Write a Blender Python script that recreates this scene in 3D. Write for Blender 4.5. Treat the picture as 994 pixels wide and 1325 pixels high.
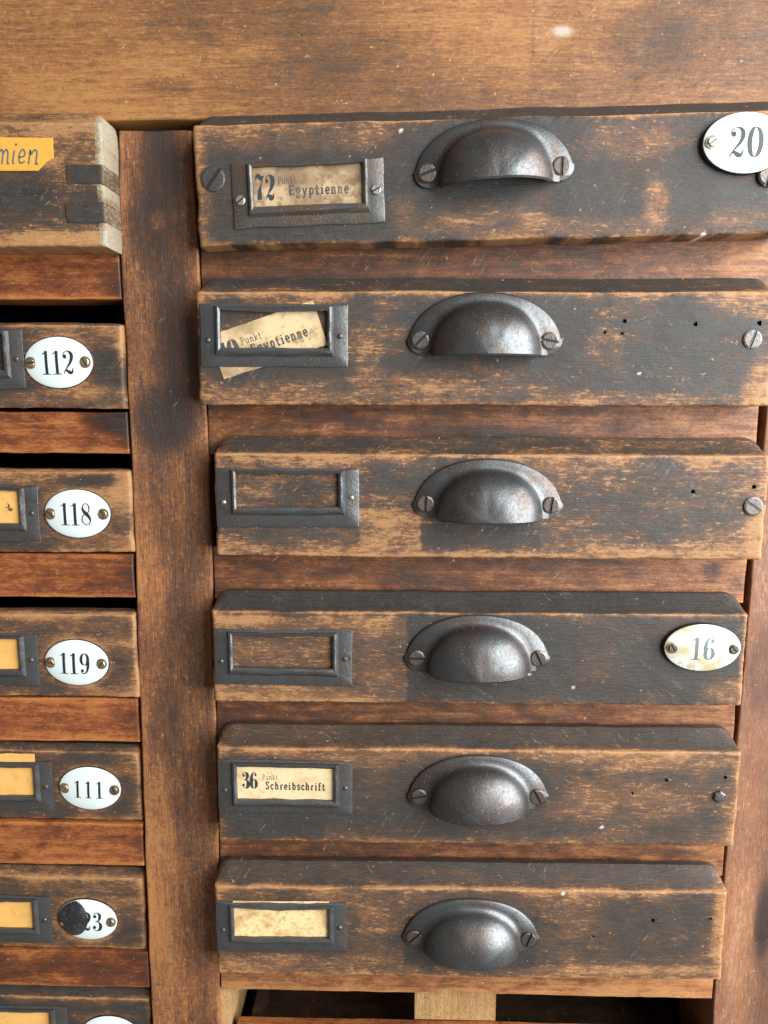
import bpy, math, random
import numpy as np
from mathutils import Matrix, Vector

scene = bpy.context.scene
for o in list(bpy.data.objects):
    bpy.data.objects.remove(o)
COL = scene.collection
rad = math.radians
rnd = random.Random(7)

# ------------------------------------------------------------------ camera
PITCH, YAW, ROLL, FPX, CAMY = rad(9.0), rad(1.25), rad(0.2), 995.0, -330.0
IW, IH = 994.0, 1325.0
def cam_axes():
    cy, sy = math.cos(YAW), math.sin(YAW)
    fwd = np.array([-sy*math.cos(PITCH), cy*math.cos(PITCH), -math.sin(PITCH)])
    right = np.array([cy, sy, 0.0]); up = np.cross(right, fwd)
    cr, sr = math.cos(ROLL), math.sin(ROLL)
    return cr*right+sr*up, -sr*right+cr*up, fwd
AX = cam_axes()
CAM = np.array([0.0, CAMY, 0.0])
def back(px, py, y=0.0):
    """photo pixel -> point (mm) on the vertical plane at depth y"""
    d = AX[2] + AX[0]*(px-IW/2)/FPX - AX[1]*(py-IH/2)/FPX
    return CAM + d*((y-CAM[1])/d[1])
cd = bpy.data.cameras.new('camera'); cam = bpy.data.objects.new('camera', cd); COL.objects.link(cam)
cd.sensor_fit = 'HORIZONTAL'; cd.sensor_width = 36.0; cd.lens = 36.0*FPX/IW
cd.clip_start = 0.01; cd.clip_end = 50
m = Matrix.Identity(4)
for i in range(3):
    m[i][0], m[i][1], m[i][2] = AX[0][i], AX[1][i], -AX[2][i]
    m[i][3] = CAM[i]*0.001
cam.matrix_world = m
scene.camera = cam

# ------------------------------------------------------------------ light
w = bpy.data.worlds.new('World'); scene.world = w; w.use_nodes = True
bg = w.node_tree.nodes['Background']
bg.inputs['Color'].default_value = (0.93, 0.86, 0.78, 1); bg.inputs['Strength'].default_value = 0.25
def area(name, loc, target, sx, sy, power, col):
    l = bpy.data.lights.new(name, 'AREA'); l.shape = 'RECTANGLE'; l.size = sx; l.size_y = sy
    l.energy = power; l.color = col
    o = bpy.data.objects.new(name, l); COL.objects.link(o); o.location = loc
    o.rotation_euler = (Vector(target)-Vector(loc)).to_track_quat('-Z', 'Y').to_euler()
    return o
area('window_light', (0.86, -0.58, 0.19), (0.03, 0, -0.10), 1.25, 1.15, 54.0, (0.94, 0.98, 1.0))
vs = scene.view_settings
vs.view_transform = 'Standard'; vs.look = 'None'; vs.exposure = 0.12; vs.gamma = 1.0
scene.render.engine = 'CYCLES'

# ------------------------------------------------------------------ numeric noise
def _hash(i, j, k):
    n = (i*374761393 + j*668265263 + k*974634777) & 0xffffffff
    n = ((n ^ (n >> 13))*1274126177) & 0xffffffff
    return ((n ^ (n >> 16)) & 0xffff)/65535.0
def vnoise(x, y, seed=0):
    x = np.asarray(x, float); y = np.asarray(y, float)
    xi = np.floor(x).astype(np.int64); yi = np.floor(y).astype(np.int64)
    fx = x-xi; fy = y-yi; fx = fx*fx*(3-2*fx); fy = fy*fy*(3-2*fy)
    h = lambda a, b: _hash(a, b, np.int64(seed))
    return ((h(xi, yi)*(1-fx)+h(xi+1, yi)*fx)*(1-fy)+(h(xi, yi+1)*(1-fx)+h(xi+1, yi+1)*fx)*fy)*2-1
def fbm(x, y, seed=0, n=3):
    s = 0; a = 1
    for i in range(n):
        s = s+a*vnoise(np.asarray(x)*2**i, np.asarray(y)*2**i, seed+i*17); a *= .5
    return s
def sstep(a, b, x):
    t = np.clip((np.asarray(x, float)-a)/(b-a), 0, 1); return t*t*(3-2*t)

# ------------------------------------------------------------------ node helper
class S:
    """socket with arithmetic"""
    def __init__(s, nt, sock): s.nt, s.k = nt, sock
    def _m(s, op, *a, clamp=False):
        n = s.nt.nodes.new('ShaderNodeMath'); n.operation = op; n.use_clamp = clamp
        for i, v in enumerate((s,)+a):
            if isinstance(v, S): s.nt.links.new(v.k, n.inputs[i])
            else: n.inputs[i].default_value = v
        return S(s.nt, n.outputs[0])
    def __add__(s, o): return s._m('ADD', o)
    def __sub__(s, o): return s._m('SUBTRACT', o)
    def __mul__(s, o): return s._m('MULTIPLY', o)
    __radd__ = __add__; __rmul__ = __mul__
    def abs(s): return s._m('ABSOLUTE')
    def clamp(s): return s._m('ADD', 0.0, clamp=True)
    def max(s, o): return s._m('MAXIMUM', o)
    def step(s, a, b, lo=0.0, hi=1.0):
        n = s.nt.nodes.new('ShaderNodeMapRange'); n.interpolation_type = 'SMOOTHSTEP'
        s.nt.links.new(s.k, n.inputs[0])
        for i, v in enumerate((a, b, lo, hi)): n.inputs[i+1].default_value = v
        return S(s.nt, n.outputs[0])
class Mat:
    def __init__(s, name):
        s.m = bpy.data.materials.new(name); s.m.use_nodes = True; s.nt = s.m.node_tree
        s.b = s.nt.nodes['Principled BSDF']
        g = s.nt.nodes.new('ShaderNodeNewGeometry'); s.pos = g.outputs['Position']
    def coord(s, sx, sy, sz, off=(0, 0, 0), rot=(0, 0, 0)):
        n = s.nt.nodes.new('ShaderNodeMapping'); s.nt.links.new(s.pos, n.inputs[0])
        n.inputs['Scale'].default_value = (sx*1000, sy*1000, sz*1000)     # per mm
        n.inputs['Location'].default_value = off; n.inputs['Rotation'].default_value = rot
        return n.outputs[0]
    def noise(s, co, scale=1.0, detail=4, rough=.55, dist=0.0):
        n = s.nt.nodes.new('ShaderNodeTexNoise'); s.nt.links.new(co, n.inputs['Vector'])
        n.inputs['Scale'].default_value = scale; n.inputs['Detail'].default_value = detail
        n.inputs['Roughness'].default_value = rough; n.inputs['Distortion'].default_value = dist
        return S(s.nt, n.outputs[0])
    def attr(s, name):
        n = s.nt.nodes.new('ShaderNodeAttribute'); n.attribute_name = name
        return S(s.nt, n.outputs['Fac'])
    def ramp(s, fac, stops):
        n = s.nt.nodes.new('ShaderNodeValToRGB'); s.nt.links.new(fac.k, n.inputs[0])
        e = n.color_ramp.elements
        while len(e) < len(stops): e.new(0.5)
        for el, (p, c) in zip(e, stops): el.position = p; el.color = (*c, 1)
        return n.outputs[0]
    def mix(s, fac, a, b, mode='MIX'):
        n = s.nt.nodes.new('ShaderNodeMix'); n.data_type = 'RGBA'; n.blend_type = mode
        for i, v in ((0, fac), (6, a), (7, b)):
            if isinstance(v, S): s.nt.links.new(v.k, n.inputs[i])
            elif isinstance(v, (tuple, list)): n.inputs[i].default_value = (*v, 1)
            elif isinstance(v, (int, float)): n.inputs[i].default_value = v
            else: s.nt.links.new(v, n.inputs[i])
        return n.outputs[2]
    def grey(s, v):
        n = s.nt.nodes.new('ShaderNodeCombineColor')
        for i in range(3): s.nt.links.new(v.k, n.inputs[i])
        return n.outputs[0]
    def set(s, name, v):
        i = s.b.inputs[name]
        if isinstance(v, S): s.nt.links.new(v.k, i)
        elif isinstance(v, (tuple, list)): i.default_value = (*v, 1)
        elif isinstance(v, (int, float)): i.default_value = v
        else: s.nt.links.new(v, i)
    def bump(s, h, dist, strength=1.0):
        n = s.nt.nodes.new('ShaderNodeBump'); n.inputs['Strength'].default_value = strength
        n.inputs['Distance'].default_value = dist; s.nt.links.new(h.k, n.inputs['Height'])
        s.nt.links.new(n.outputs[0], s.b.inputs['Normal'])

BARE = (0.345, 0.18, 0.074); TAN = (0.23, 0.11, 0.046); BROWN = (0.115, 0.056, 0.028)
DARK = (0.054, 0.035, 0.025); PAINT = (0.035, 0.030, 0.026)
def wood(name, axis, stops, seed, gain=(1.7, 1.5, .9, .9), rough=(.5, .42), scratch=.5, bump=.00022, fleck=.6, chipamt=.5):
    """aged wood: attribute 'paint' moves along the colour ramp from bare fibre to black finish"""
    M = Mat(name); o = (seed*13.7, seed*5.1, seed*9.3)
    def al(a, b):   # scale a along the grain, b across it
        v = [b, b, b]; v[axis] = a
        return M.coord(*v, off=o)
    patch = M.noise(al(.06, .13), 1, 6, .68, .4)
    streak = M.noise(al(.022, .42), 1, 4, .6, .25)
    fibre = M.noise(al(.13, 2.1), 1, 3, .62)
    crackle = M.noise(M.coord(.50, .50, .72, off=o), 1, 4, .72, .6)
    paint = M.attr('paint')
    rub = M.attr('rub')
    mm = paint + ((patch-.5)*gain[0] + (streak-.5)*gain[1] + (fibre-.5)*gain[2] + (crackle-.5)*gain[3])*rub
    mm = mm.clamp()
    col = M.ramp(mm, stops)
    bare = mm.step(.62, .30)
    shade = (fibre-.5)*2.0 + (streak-.5)*.9 + (crackle-.5)*1.6 + (patch-.5)*.7 + 1.0
    col = M.mix(1.0, col, M.grey(shade.max(.2)), 'MULTIPLY')
    col = M.mix(streak.step(.47, .66)*.4*bare, col, (0.26, 0.085, 0.026))
    # flakes: crisp chips down to bare fibre in the finish, dark remnants on bare wood
    chip = M.noise(al(.26, 1.25), 1, 5, .74, .3)
    col = M.mix(((chip-.5)*2.3+(mm*-.9+.40)).step(.245, .300)*chipamt, col, tuple(a*.7+b*.3 for a, b in zip(stops[0][1], stops[1][1])))
    col = M.mix(((chip-.5)*-2.3+(mm*.8-.22)).step(.22, .40)*(chipamt*.7), col, tuple(c*.8 for c in stops[-2][1]))
    # scratches through the finish, in two directions
    sc = None
    gate = M.noise(M.coord(.06, .06, .06, off=(31+seed, 4, 9)), 1, 2, .6)
    for k, (rz, sp) in enumerate(((.9, .9), (-.6, 1.3))):
        c = M.coord(.035, .035, .035, off=(seed*3+k*7.7, k*2.2, seed*4.4))
        r = M.nt.nodes.new('ShaderNodeVectorRotate'); r.rotation_type = 'Y_AXIS'
        M.nt.links.new(c, r.inputs['Vector']); r.inputs['Angle'].default_value = rz
        mp = M.nt.nodes.new('ShaderNodeMapping'); M.nt.links.new(r.outputs[0], mp.inputs[0])
        mp.inputs['Scale'].default_value = (1.0, 1, 14)
        n1 = M.noise(mp.outputs[0], sp, 2, .5, .15)
        line = (n1-.5).abs().step(.006, .0015)*(gate.step(.56, .66) if k else gate.step(.44, .34))
        sc = line if sc is None else sc.max(line)
    col = M.mix(sc*scratch, col, (0.34, 0.23, 0.14))
    fl = M.noise(M.coord(.40, .40, .40, off=(seed*2, 1, seed)), 1, 3, .6)
    col = M.mix(fl.step(.70, .735)*fleck, col, (0.46, 0.31, 0.18))
    col = M.mix(fl.step(.315, .275)*.65, col, (0.016, 0.012, 0.010))
    col = M.mix(M.attr('mark').clamp(), col, (0.55, 0.52, 0.46))
    col = M.mix(M.attr('hole').clamp(), col, (0.004, 0.003, 0.003))
    M.set('Base Color', col)
    rr = mm*(rough[1]-rough[0]) + rough[0] + (crackle-.5)*.35 + (fibre-.5)*.2
    M.set('Roughness', rr+.10)
    M.b.inputs['Specular IOR Level'].default_value = .38
    h = fibre*.7 + crackle*.6 + chip*.5 + paint.step(.2, .7)*.2
    M.bump(h, bump)
    return M.m
ST_DRAWER = [(0, BARE), (.15, TAN), (.33, BROWN), (.60, DARK), (.84, PAINT), (1, (.036, .035, .033))]
ST_RAIL = [(0, (.40, .145, .04)), (.25, (.20, .056, .017)), (.5, (.10, .028, .011)), (.75, (.055, .022, .012)), (1, (.02, .018, .017))]
ST_RAILR = [(0, (.40, .19, .07)), (.25, (.24, .092, .034)), (.5, (.125, .043, .017)), (.75, (.055, .026, .016)), (1, (.02, .018, .017))]
ST_POST = [(0, (.40, .175, .058)), (.22, (.235, .095, .036)), (.48, (.125, .050, .023)), (.72, (.055, .029, .019)), (1, (.018, .017, .016))]
ST_TOP = [(0, (.39, .19, .06)), (.25, (.25, .107, .034)), (.5, (.14, .057, .020)), (.75, (.07, .036, .018)), (1, (.025, .02, .016))]
ST_STILE = [(0, (.46, .26, .13)), (.25, (.25, .115, .062)), (.5, (.15, .068, .038)), (.75, (.075, .035, .023)), (1, (.02, .016, .015))]
M_DRAWER = wood('worn_black_finish_wood', 0, ST_DRAWER, 1.0, gain=(1.35, .85, 1.0, 1.1), chipamt=.85)
M_SMALL = wood('worn_dark_drawer_wood', 0, ST_DRAWER, 4.0, gain=(1.2, .8, .8, .9), chipamt=.7)
M_RAIL = wood('red_brown_rail_wood', 0, ST_RAIL, 2.0, gain=(1.4, 1.1, .9, .9), rough=(.40, .34), scratch=.5)
M_RAILR = wood('tan_brown_rail_wood', 0, ST_RAILR, 2.5, gain=(1.4, 1.2, .9, .9), rough=(.42, .36), scratch=.6)
M_POST = wood('brown_post_wood', 2, ST_POST, 3.0, gain=(.65, .8, 1.2, 1.2), rough=(.5, .42), scratch=.5, chipamt=.6)
M_TOP = wood('golden_top_board_wood', 0, ST_TOP, 5.0, gain=(.55, .8, 1.3, 1.1), rough=(.48, .42), scratch=.6)
M_STILE = wood('pinkish_stile_wood', 2, ST_STILE, 6.0, gain=(.6, .5, .5, .7), rough=(.5, .42), scratch=.3, fleck=1)
M_PALE = wood('pale_inner_wood', 2, [(0, (.50, .33, .15)), (.4, (.40, .24, .10)), (.7, (.24, .13, .05)), (1, (.06, .03, .02))], 7.0, gain=(.5, .9, 1.4, .3))
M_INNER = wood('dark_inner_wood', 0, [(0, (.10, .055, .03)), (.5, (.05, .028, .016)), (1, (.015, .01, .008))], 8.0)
M_END = wood('bleached_end_grain', 1, [(0, (.31, .265, .19)), (.35, (.20, .155, .10)), (.65, (.10, .067, .038)), (1, (.03, .02, .015))], 9.0, gain=(1.6, 1.0, 1.4, 1.8), bump=.0006, chipamt=.8)

def metal(name, base, brown, rough, metallic, speck, seed, brownamt=.6, bump=.00018):
    M = Mat(name)
    a = M.noise(M.coord(.09, .09, .09, off=(seed, 2, 1)), 1, 5, .6)
    b = M.noise(M.coord(.9, .9, .9, off=(seed, 7, 1)), 1, 4, .65)
    c = M.noise(M.coord(2.2, 2.2, 2.2, off=(seed, 7, 5)), 1, 2, .5)
    col = M.mix(a.step(.40, .62)*brownamt, base, brown)
    col = M.mix(b.step(.5, .72)*.5, col, tuple(x*.35 for x in base))
    sp = (c.step(.66, .74)*a.step(.38, .60))
    col = M.mix(sp*speck, col, (0.42, 0.36, 0.30))
    M.set('Base Color', col); M.set('Metallic', (sp*-.6+metallic).clamp())
    M.set('Roughness', ((b-.5)*.5+(a-.5)*.3+rough).clamp())
    M.bump(b*.7+c*.35+a*.4, bump)
    return M.m
M_PULL = metal('blackened_cast_iron', (.10, .103, .105), (.080, .048, .034), .40, .8, .7, 1.0, .58, .00011)
M_HOLD = metal('black_japanned_tin', (.095, .099, .102), (.085, .066, .052), .37, .62, .45, 5.0, .5)
M_HOLDRUST = metal('rubbed_tin', (.09, .086, .08), (.11, .07, .045), .46, .6, .9, 9.0, .8)
M_SCREW = metal('dull_steel_screw', (.115, .11, .105), (.15, .10, .07), .42, .8, .3, 12.0)
M_SCREWL = metal('bright_steel_screw', (.42, .40, .37), (.30, .21, .15), .38, .85, .2, 15.0)
M_BRASS = metal('tarnished_brass_screw', (.40, .31, .20), (.14, .09, .05), .4, .85, .2, 17.0)
def simple(name, c, rough, c2=None, sc=.3, lo=.5, hi=.7, amt=.5, metallic=0, bump=0, coat=0):
    M = Mat(name)
    if c2:
        n = M.noise(M.coord(sc, sc, sc), 1, 5, .62)
        n2 = M.noise(M.coord(sc*.17, sc*.17, sc*.25, off=(3, 1, 8)), 1, 4, .6)
        col = M.mix(n.step(lo, hi)*amt, c, c2); col = M.mix(n2.step(lo-.02, hi)*amt, col, c2)
        M.set('Base Color', col)
        if bump: M.bump(n, bump)
    else: M.set('Base Color', c)
    M.set('Roughness', rough); M.set('Metallic', metallic)
    M.b.inputs['Coat Weight'].default_value = coat
    return M.m
M_ENAMEL = simple('white_enamel', (.60, .66, .645), .16, (.36, .30, .20), .45, .67, .73, .6, coat=.3)
M_ENAMELOLD = simple('stained_white_enamel', (.58, .63, .60), .22, (.42, .31, .13), .20, .52, .62, .8, coat=.3)
M_RIM = simple('dark_plate_rim', (.018, .017, .016), .4)
M_CHIP = simple('bare_black_iron', (.016, .016, .017), .26, (.05, .05, .05), .6, .5, .7, .8, bump=.0002)
M_INK = simple('black_ink', (.022, .024, .03), .6)
M_INKSOFT = simple('worn_black_ink', (.045, .042, .042), .7, (.16, .12, .08), .5, .50, .68, .7)
M_INKFADE = simple('faded_ink', (.10, .085, .075), .7)
M_INKGREY = simple('greyed_numeral', (.12, .14, .135), .4)
M_INKBLUE = simple('blue_pen_ink', (.06, .10, .12), .6)
M_DIGIT = simple('black_enamel_numeral', (.012, .016, .018), .5)
M_PAPER = simple('aged_cream_paper', (.60, .46, .26), .8, (.34, .20, .08), .35, .52, .72, .6, bump=.00004)
M_PAPERB = simple('grimy_paper', (.42, .30, .17), .8, (.14, .08, .04), .22, .44, .64, .8, bump=.00004)
M_PAPERG = simple('smoke_stained_paper', (.54, .40, .22), .8, (.20, .12, .055), .25, .48, .68, .75, bump=.00005)
M_PAPERS = simple('stained_blank_paper', (.66, .48, .24), .8, (.36, .19, .06), .5, .5, .66, .7, bump=.00004)
M_PAPERO = simple('orange_yellow_paper', (.68, .37, .10), .8, (.50, .25, .06), .3, .5, .74, .6, bump=.00004)
M_STICK = simple('yellow_gummed_label', (.60, .29, .04), .65, (.36, .17, .035), .3, .55, .75, .7, bump=.00005)

# ------------------------------------------------------------------ mesh helpers (mm in, m out)
class MB:
    def __init__(s): s.v = []; s.f = []; s.mi = []
    def add(s, verts, faces, mi=0):
        o = len(s.v); s.v += [tuple(p) for p in verts]
        for f in faces: s.f.append(tuple(i+o for i in f)); s.mi.append(mi)
    def box(s, x0, x1, y0, y1, z0, z1, mi=0):
        s.add([(x, y, z) for x in (x0, x1) for y in (y0, y1) for z in (z0, z1)],
              [(0, 1, 3, 2), (4, 6, 7, 5), (0, 4, 5, 1), (2, 3, 7, 6), (0, 2, 6, 4), (1, 5, 7, 3)], mi)
    def build(s, name, mats, parent=None, smooth=None, attrs=None):
        me = bpy.data.meshes.new(name)
        me.from_pydata([(x*.001, y*.001, z*.001) for x, y, z in s.v], [], s.f)
        if not isinstance(mats, (list, tuple)): mats = [mats]
        for mt in mats: me.materials.append(mt)
        if any(s.mi): me.polygons.foreach_set('material_index', s.mi)
        if attrs and 'rub' not in attrs: attrs['rub'] = np.ones(len(s.v))
        for k, arr in (attrs or {}).items():
            a = me.attributes.new(k, 'FLOAT', 'POINT'); a.data.foreach_set('value', np.asarray(arr, np.float32))
        if smooth is not None:
            me.polygons.foreach_set('use_smooth', [True]*len(me.polygons))
            me.set_sharp_from_angle(angle=rad(smooth))
        me.update()
        o = bpy.data.objects.new(name, me); COL.objects.link(o)
        if parent: o.parent = parent
        return o
def thing(name, label, cat, loc, tilt=0.0, group=None):
    o = bpy.data.objects.new(name, None); COL.objects.link(o); o.empty_display_size = .01
    o.location = tuple(c*.001 for c in loc); o.rotation_euler = (0, -rad(tilt), 0)
    o['label'] = label; o['category'] = cat
    if group: o['group'] = group
    return o

def grid_mesh(name, mats, parent, X, Z, DX, DZ, depth, warp=None, attr=None, endmat=None, smooth=38):
    """front skin over samples (X,DX) x (Z,DZ); D = how far the skin has dropped behind the face (y=+)"""
    X = np.array(X); Z = np.array(Z); DX = np.array(DX); DZ = np.array(DZ)
    gx, gz = np.meshgrid(X, Z, indexing='ij'); gd = np.minimum(depth, DX[:, None]+DZ[None, :])
    px, py, pz = gx.copy(), gd.copy(), gz.copy()
    if warp: px, py, pz = warp(px, py, pz)
    n, k = px.shape
    mb = MB(); mb.v = list(zip(px.ravel(), py.ravel(), pz.ravel()))
    I = np.arange(n*k).reshape(n, k)
    q = np.stack([I[:-1, :-1], I[1:, :-1], I[1:, 1:], I[:-1, 1:]], -1).reshape(-1, 4)
    mb.f = [tuple(int(i) for i in r) for r in q]; mb.mi = [0]*len(mb.f)
    if endmat is not None:
        for a, r in enumerate(q):
            if r[0]//k >= n-1-endmat: mb.mi[a] = 1
    # back closing face
    ring = [int(i) for i in list(I[:, 0])+list(I[-1, 1:])+list(I[-2::-1, -1])+list(I[0, -2:0:-1])]
    mb.f.append(tuple(reversed(ring))); mb.mi.append(0)
    A = {'rub': np.ones(n*k), 'paint': np.full(n*k, .4), 'mark': np.zeros(n*k), 'hole': np.zeros(n*k)}
    if attr:
        for key, val in attr(gx, gz, gd).items(): A[key] = np.asarray(val).ravel()
    return mb.build(name, mats, parent, smooth, A)
def span(a, b, step, r, depth, ra=None):
    """samples from a to b with rounded ends: positions and drops"""
    ra = r if ra is None else ra
    P, D = [a], [depth]
    for t in (0, .15, .3, .5, .75): P.append(a+ra*(1-math.cos(t*math.pi/2)) if t else a); D.append(ra*(1-math.sin(t*math.pi/2)))
    n = max(2, int((b-a-r-ra)/step))
    for i in range(n+1): P.append(a+ra+(b-a-r-ra)*i/n); D.append(0)
    for t in (.75, .5, .3, .15, 0): P.append(b-r*(1-math.cos(t*math.pi/2)) if t else b); D.append(r*(1-math.sin(t*math.pi/2)))
    P.append(b); D.append(depth)
    return P, D

def board(name, mat, parent, x0, x1, z0, z1, y, depth, step=2.0, r=.8, attr=None, xl=None, xr=None, wob=.25, seed=0, org=(0, 0, 0)):
    X, DX = span(x0, x1, step, r, depth); Z, DZ = span(z0, z1, step, r, depth)
    def warp(px, py, pz):
        t = (px-x0)/(x1-x0)
        L = xl(pz) if xl else x0; R = xr(pz) if xr else x1
        nx = L+(R-L)*t + wob*fbm(pz*.06, px*.02, seed+3)
        nz = pz+wob*fbm(px*.06, pz*.02, seed+5)
        ny = py+y+np.where(py < depth*.5, .25*fbm(px*.05, pz*.05, seed+9), 0)
        return nx-org[0], ny-org[1], nz-org[2]
    return grid_mesh(name, mat, parent, X, Z, DX, DZ, depth, warp, attr)

def ell(gx, gz, cx, cz, rx, rz, soft=.5):
    d = np.sqrt(((gx-cx)/rx)**2+((gz-cz)/rz)**2)
    return 1-sstep(1-soft, 1+soft, d)
def rct(gx, gz, x0, x1, z0, z1, s=.6):
    return sstep(x0-s, x0+s, gx)*(1-sstep(x1-s, x1+s, gx))*sstep(z0-s, z0+s, gz)*(1-sstep(z1-s, z1+s, gz))

# ------------------------------------------------------------------ the cabinet
cabinet = thing('type_cabinet', 'old brown wooden printer type cabinet holding two columns of drawers', 'cabinet', (0, 0, -420))
ORG = (0, 0, -420)
def poly_edge(pts, y=0):
    q = [back(a, b, y) for a, b in pts]
    zz = np.array([p[2] for p in q])[::-1]; xx = np.array([p[0] for p in q])[::-1]
    return lambda z: np.interp(z, zz, xx)
post_l = poly_edge([(153, 168), (156, 330), (162, 430), (167, 540), (171, 610), (175, 715), (179, 850), (183, 960), (188, 1120), (193, 1240), (198, 1325)])
post_r = poly_edge([(247, 168), (257, 330), (264, 450), (267, 540), (270, 600), (274, 715), (276, 850), (280, 960), (283, 1120), (284, 1290)])
def patches(y, lst, gx, gz):
    """lst: (value, px, py, rx_px, ry_px[, soft]) painted in photo pixels on the plane y"""
    out = np.zeros_like(gx)
    for p in lst:
        c = back(p[1], p[2], y); k = .31
        out += p[0]*ell(gx, gz, c[0], c[2], p[3]*k, p[4]*k, p[5] if len(p) > 5 else .5)
    return out
def edge_wear(gx, gz, x0, x1, z0, z1, wl=3., wb=3., wr=3., wt=3.):
    e = np.zeros_like(gx)
    for d, wd in ((gx-x0, wl), (x1-gx, wr), (gz-z0, wb), (z1-gz, wt)):
        if wd: e = np.maximum(e, np.exp(-np.maximum(d, 0)/wd))
    return e

# top board
def a_top(gx, gz, gd):
    p = .34+patches(-1, [(.16, 460, 110, 150, 60), (.22, 215, 112, 30, 12), (.22, 840, 55, 50, 40), (.12, 700, 120, 150, 35), (-.12, 120, 120, 120, 40),
                         (.18, 940, 40, 90, 70), (.15, 300, 20, 120, 30), (-.10, 620, 60, 90, 60), (.12, 420, 40, 60, 60)], gx, gz)
    s = back(690, 60, -1); p = p+.18*np.exp(-((gx-s[0])/.5)**2)*sstep(s[2]-18, s[2], gz)
    mk = patches(-1, [(.5, 728, 40, 12, 6, .5)], gx, gz)
    return {'paint': p-.25*edge_wear(gx, gz, -400, 400, 107.2, 400, 0, 1.2, 0, 0), 'mark': mk}
board('top_board', M_TOP, cabinet, -330, 262, 107.2, 190, -1.5, 22, 1.0, 1.2, a_top, seed=1, org=ORG)
# centre post
def a_post(gx, gz, gd):
    t = (gx+117)/33.
    p = .40+.15*np.exp(-((t-.62)/.3)**2)-.34*np.exp(-np.maximum(t, 0)/.065)*np.clip(.7+.7*fbm(gz*.05, 0*gz, 33), .1, 1.5)-.12*np.exp(-np.maximum(1-t, 0)/.07)
    p = p+patches(0, [(.42, 205, 545, 42, 40), (.22, 225, 430, 25, 120), (.25, 190, 300, 25, 50), (-.30, 205, 285, 12, 14, .4), (-.2, 200, 760, 20, 60), (.25, 260, 470, 14, 60),
                      (.30, 210, 220, 28, 60), (-.15, 235, 640, 22, 60), (-.15, 215, 1150, 30, 150), (-.12, 240, 1280, 30, 60), (.18, 215, 930, 20, 60)], gx, gz)
    return {'paint': p-.06*sstep(-100, -300, gz)}
board('centre_post', M_POST, cabinet, -117, -84, -420, 104, 0, 40, 1.0, 1.0, a_post, post_l, post_r, seed=2, org=ORG)
# right stile
def a_stile(gx, gz, gd):
    p = .38+.2*np.exp(-((gx-178)/9)**2)
    p = p+patches(0, [(.5, 990, 1190, 12, 60), (-.12, 960, 1200, 20, 120), (.2, 985, 870, 20, 60)], gx, gz)
    return {'paint': p}
stile_l = poly_edge([(994, 480), (993, 530), (974, 730), (958, 920), (941, 1100), (922, 1325)])
board('right_stile', M_STILE, cabinet, 152.5, 262, -420, 104.5, 0, 40, 1.2, .7, a_stile, lambda z: stile_l(z), None, seed=3, org=ORG)
board('left_stile', M_POST, cabinet, -330, -304, -420, 104.5, 0, 40, 3, .8, None, seed=4, org=ORG)
# rails
R_TOP = [55.8, -9.8, -72.2, -139.4, -201.4, -268.3, -345.0]
RR_TOP = [62.0, -4.4, -68.0, -132.6, -198.6, -265.4, -345.0]
R_BOT = [37.4, -27.5, -92.0, -160.4, -222.8, -287.4, -366.0]
def a_lrail(i):
    def f(gx, gz, gd):
        p = .36-.42*np.exp(-np.maximum(gz-R_BOT[i], 0)/1.6)-.22*np.exp(-np.maximum(R_TOP[i]-gz, 0)/1.2)
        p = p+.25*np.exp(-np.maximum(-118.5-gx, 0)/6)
        if i == 1: p = p+patches(0, [(.6, 150, 545, 45, 16)], gx, gz)
        if i == 4: p = p-.08
        if i >= 5: p = p+.18
        if i == 3: p = p-.10
        return {'paint': p}
    return f
def a_rrail(i):
    def f(gx, gz, gd):
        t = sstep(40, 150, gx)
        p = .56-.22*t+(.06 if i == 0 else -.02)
        p = p-.25*np.exp(-np.maximum(gz-R_BOT[i], 0)/(2.0 if i == 5 else .8))
        if i == 5: p = p-.22
        p = p+patches(0, [(.35, 920, 740, 12, 14), (.3, 870, 1105, 40, 8), (.25, 640, 560, 90, 8), (-.2, 960, 345, 30, 14)], gx, gz)
        return {'paint': p}
    return f
for i, (t, b) in enumerate(zip(R_TOP, R_BOT)):
    zc = (t+b)/2
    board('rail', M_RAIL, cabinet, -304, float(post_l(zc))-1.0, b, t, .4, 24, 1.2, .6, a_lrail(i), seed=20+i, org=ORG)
    # the lowest right rail has a scooped finger notch
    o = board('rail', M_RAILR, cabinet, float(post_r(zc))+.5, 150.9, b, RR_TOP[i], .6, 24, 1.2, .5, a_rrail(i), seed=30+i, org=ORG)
    if i == 5:
        for vtx in o.data.vertices:
            z = vtx.co.z*1000-420; x = vtx.co.x*1000
            kk = math.exp(-((x-25)/9)**2)
            if z < b+6: vtx.co.z += .0022*kk*(1-(z-b)/6 if z > b else 1)
# carcass behind the face frame
def panel(name, mat, x0, x1, y0, y1, z0, z1, pv=.5):
    mb = MB(); mb.box(x0, x1, y0, y1, z0+420, z1+420)
    n = len(mb.v)
    return mb.build(name, mat, cabinet, None, {'paint': np.full(n, pv), 'mark': np.zeros(n), 'hole': np.zeros(n)})
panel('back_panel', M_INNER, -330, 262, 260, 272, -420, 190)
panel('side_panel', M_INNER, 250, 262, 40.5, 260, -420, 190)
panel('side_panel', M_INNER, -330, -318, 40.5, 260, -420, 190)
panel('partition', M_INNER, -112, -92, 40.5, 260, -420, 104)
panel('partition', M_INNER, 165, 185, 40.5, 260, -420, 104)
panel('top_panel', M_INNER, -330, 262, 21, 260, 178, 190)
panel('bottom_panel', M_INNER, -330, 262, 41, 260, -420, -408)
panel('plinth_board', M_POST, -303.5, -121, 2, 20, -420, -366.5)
panel('plinth_board', M_POST, -86, 152, 2, 20, -420, -366.5)
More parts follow.
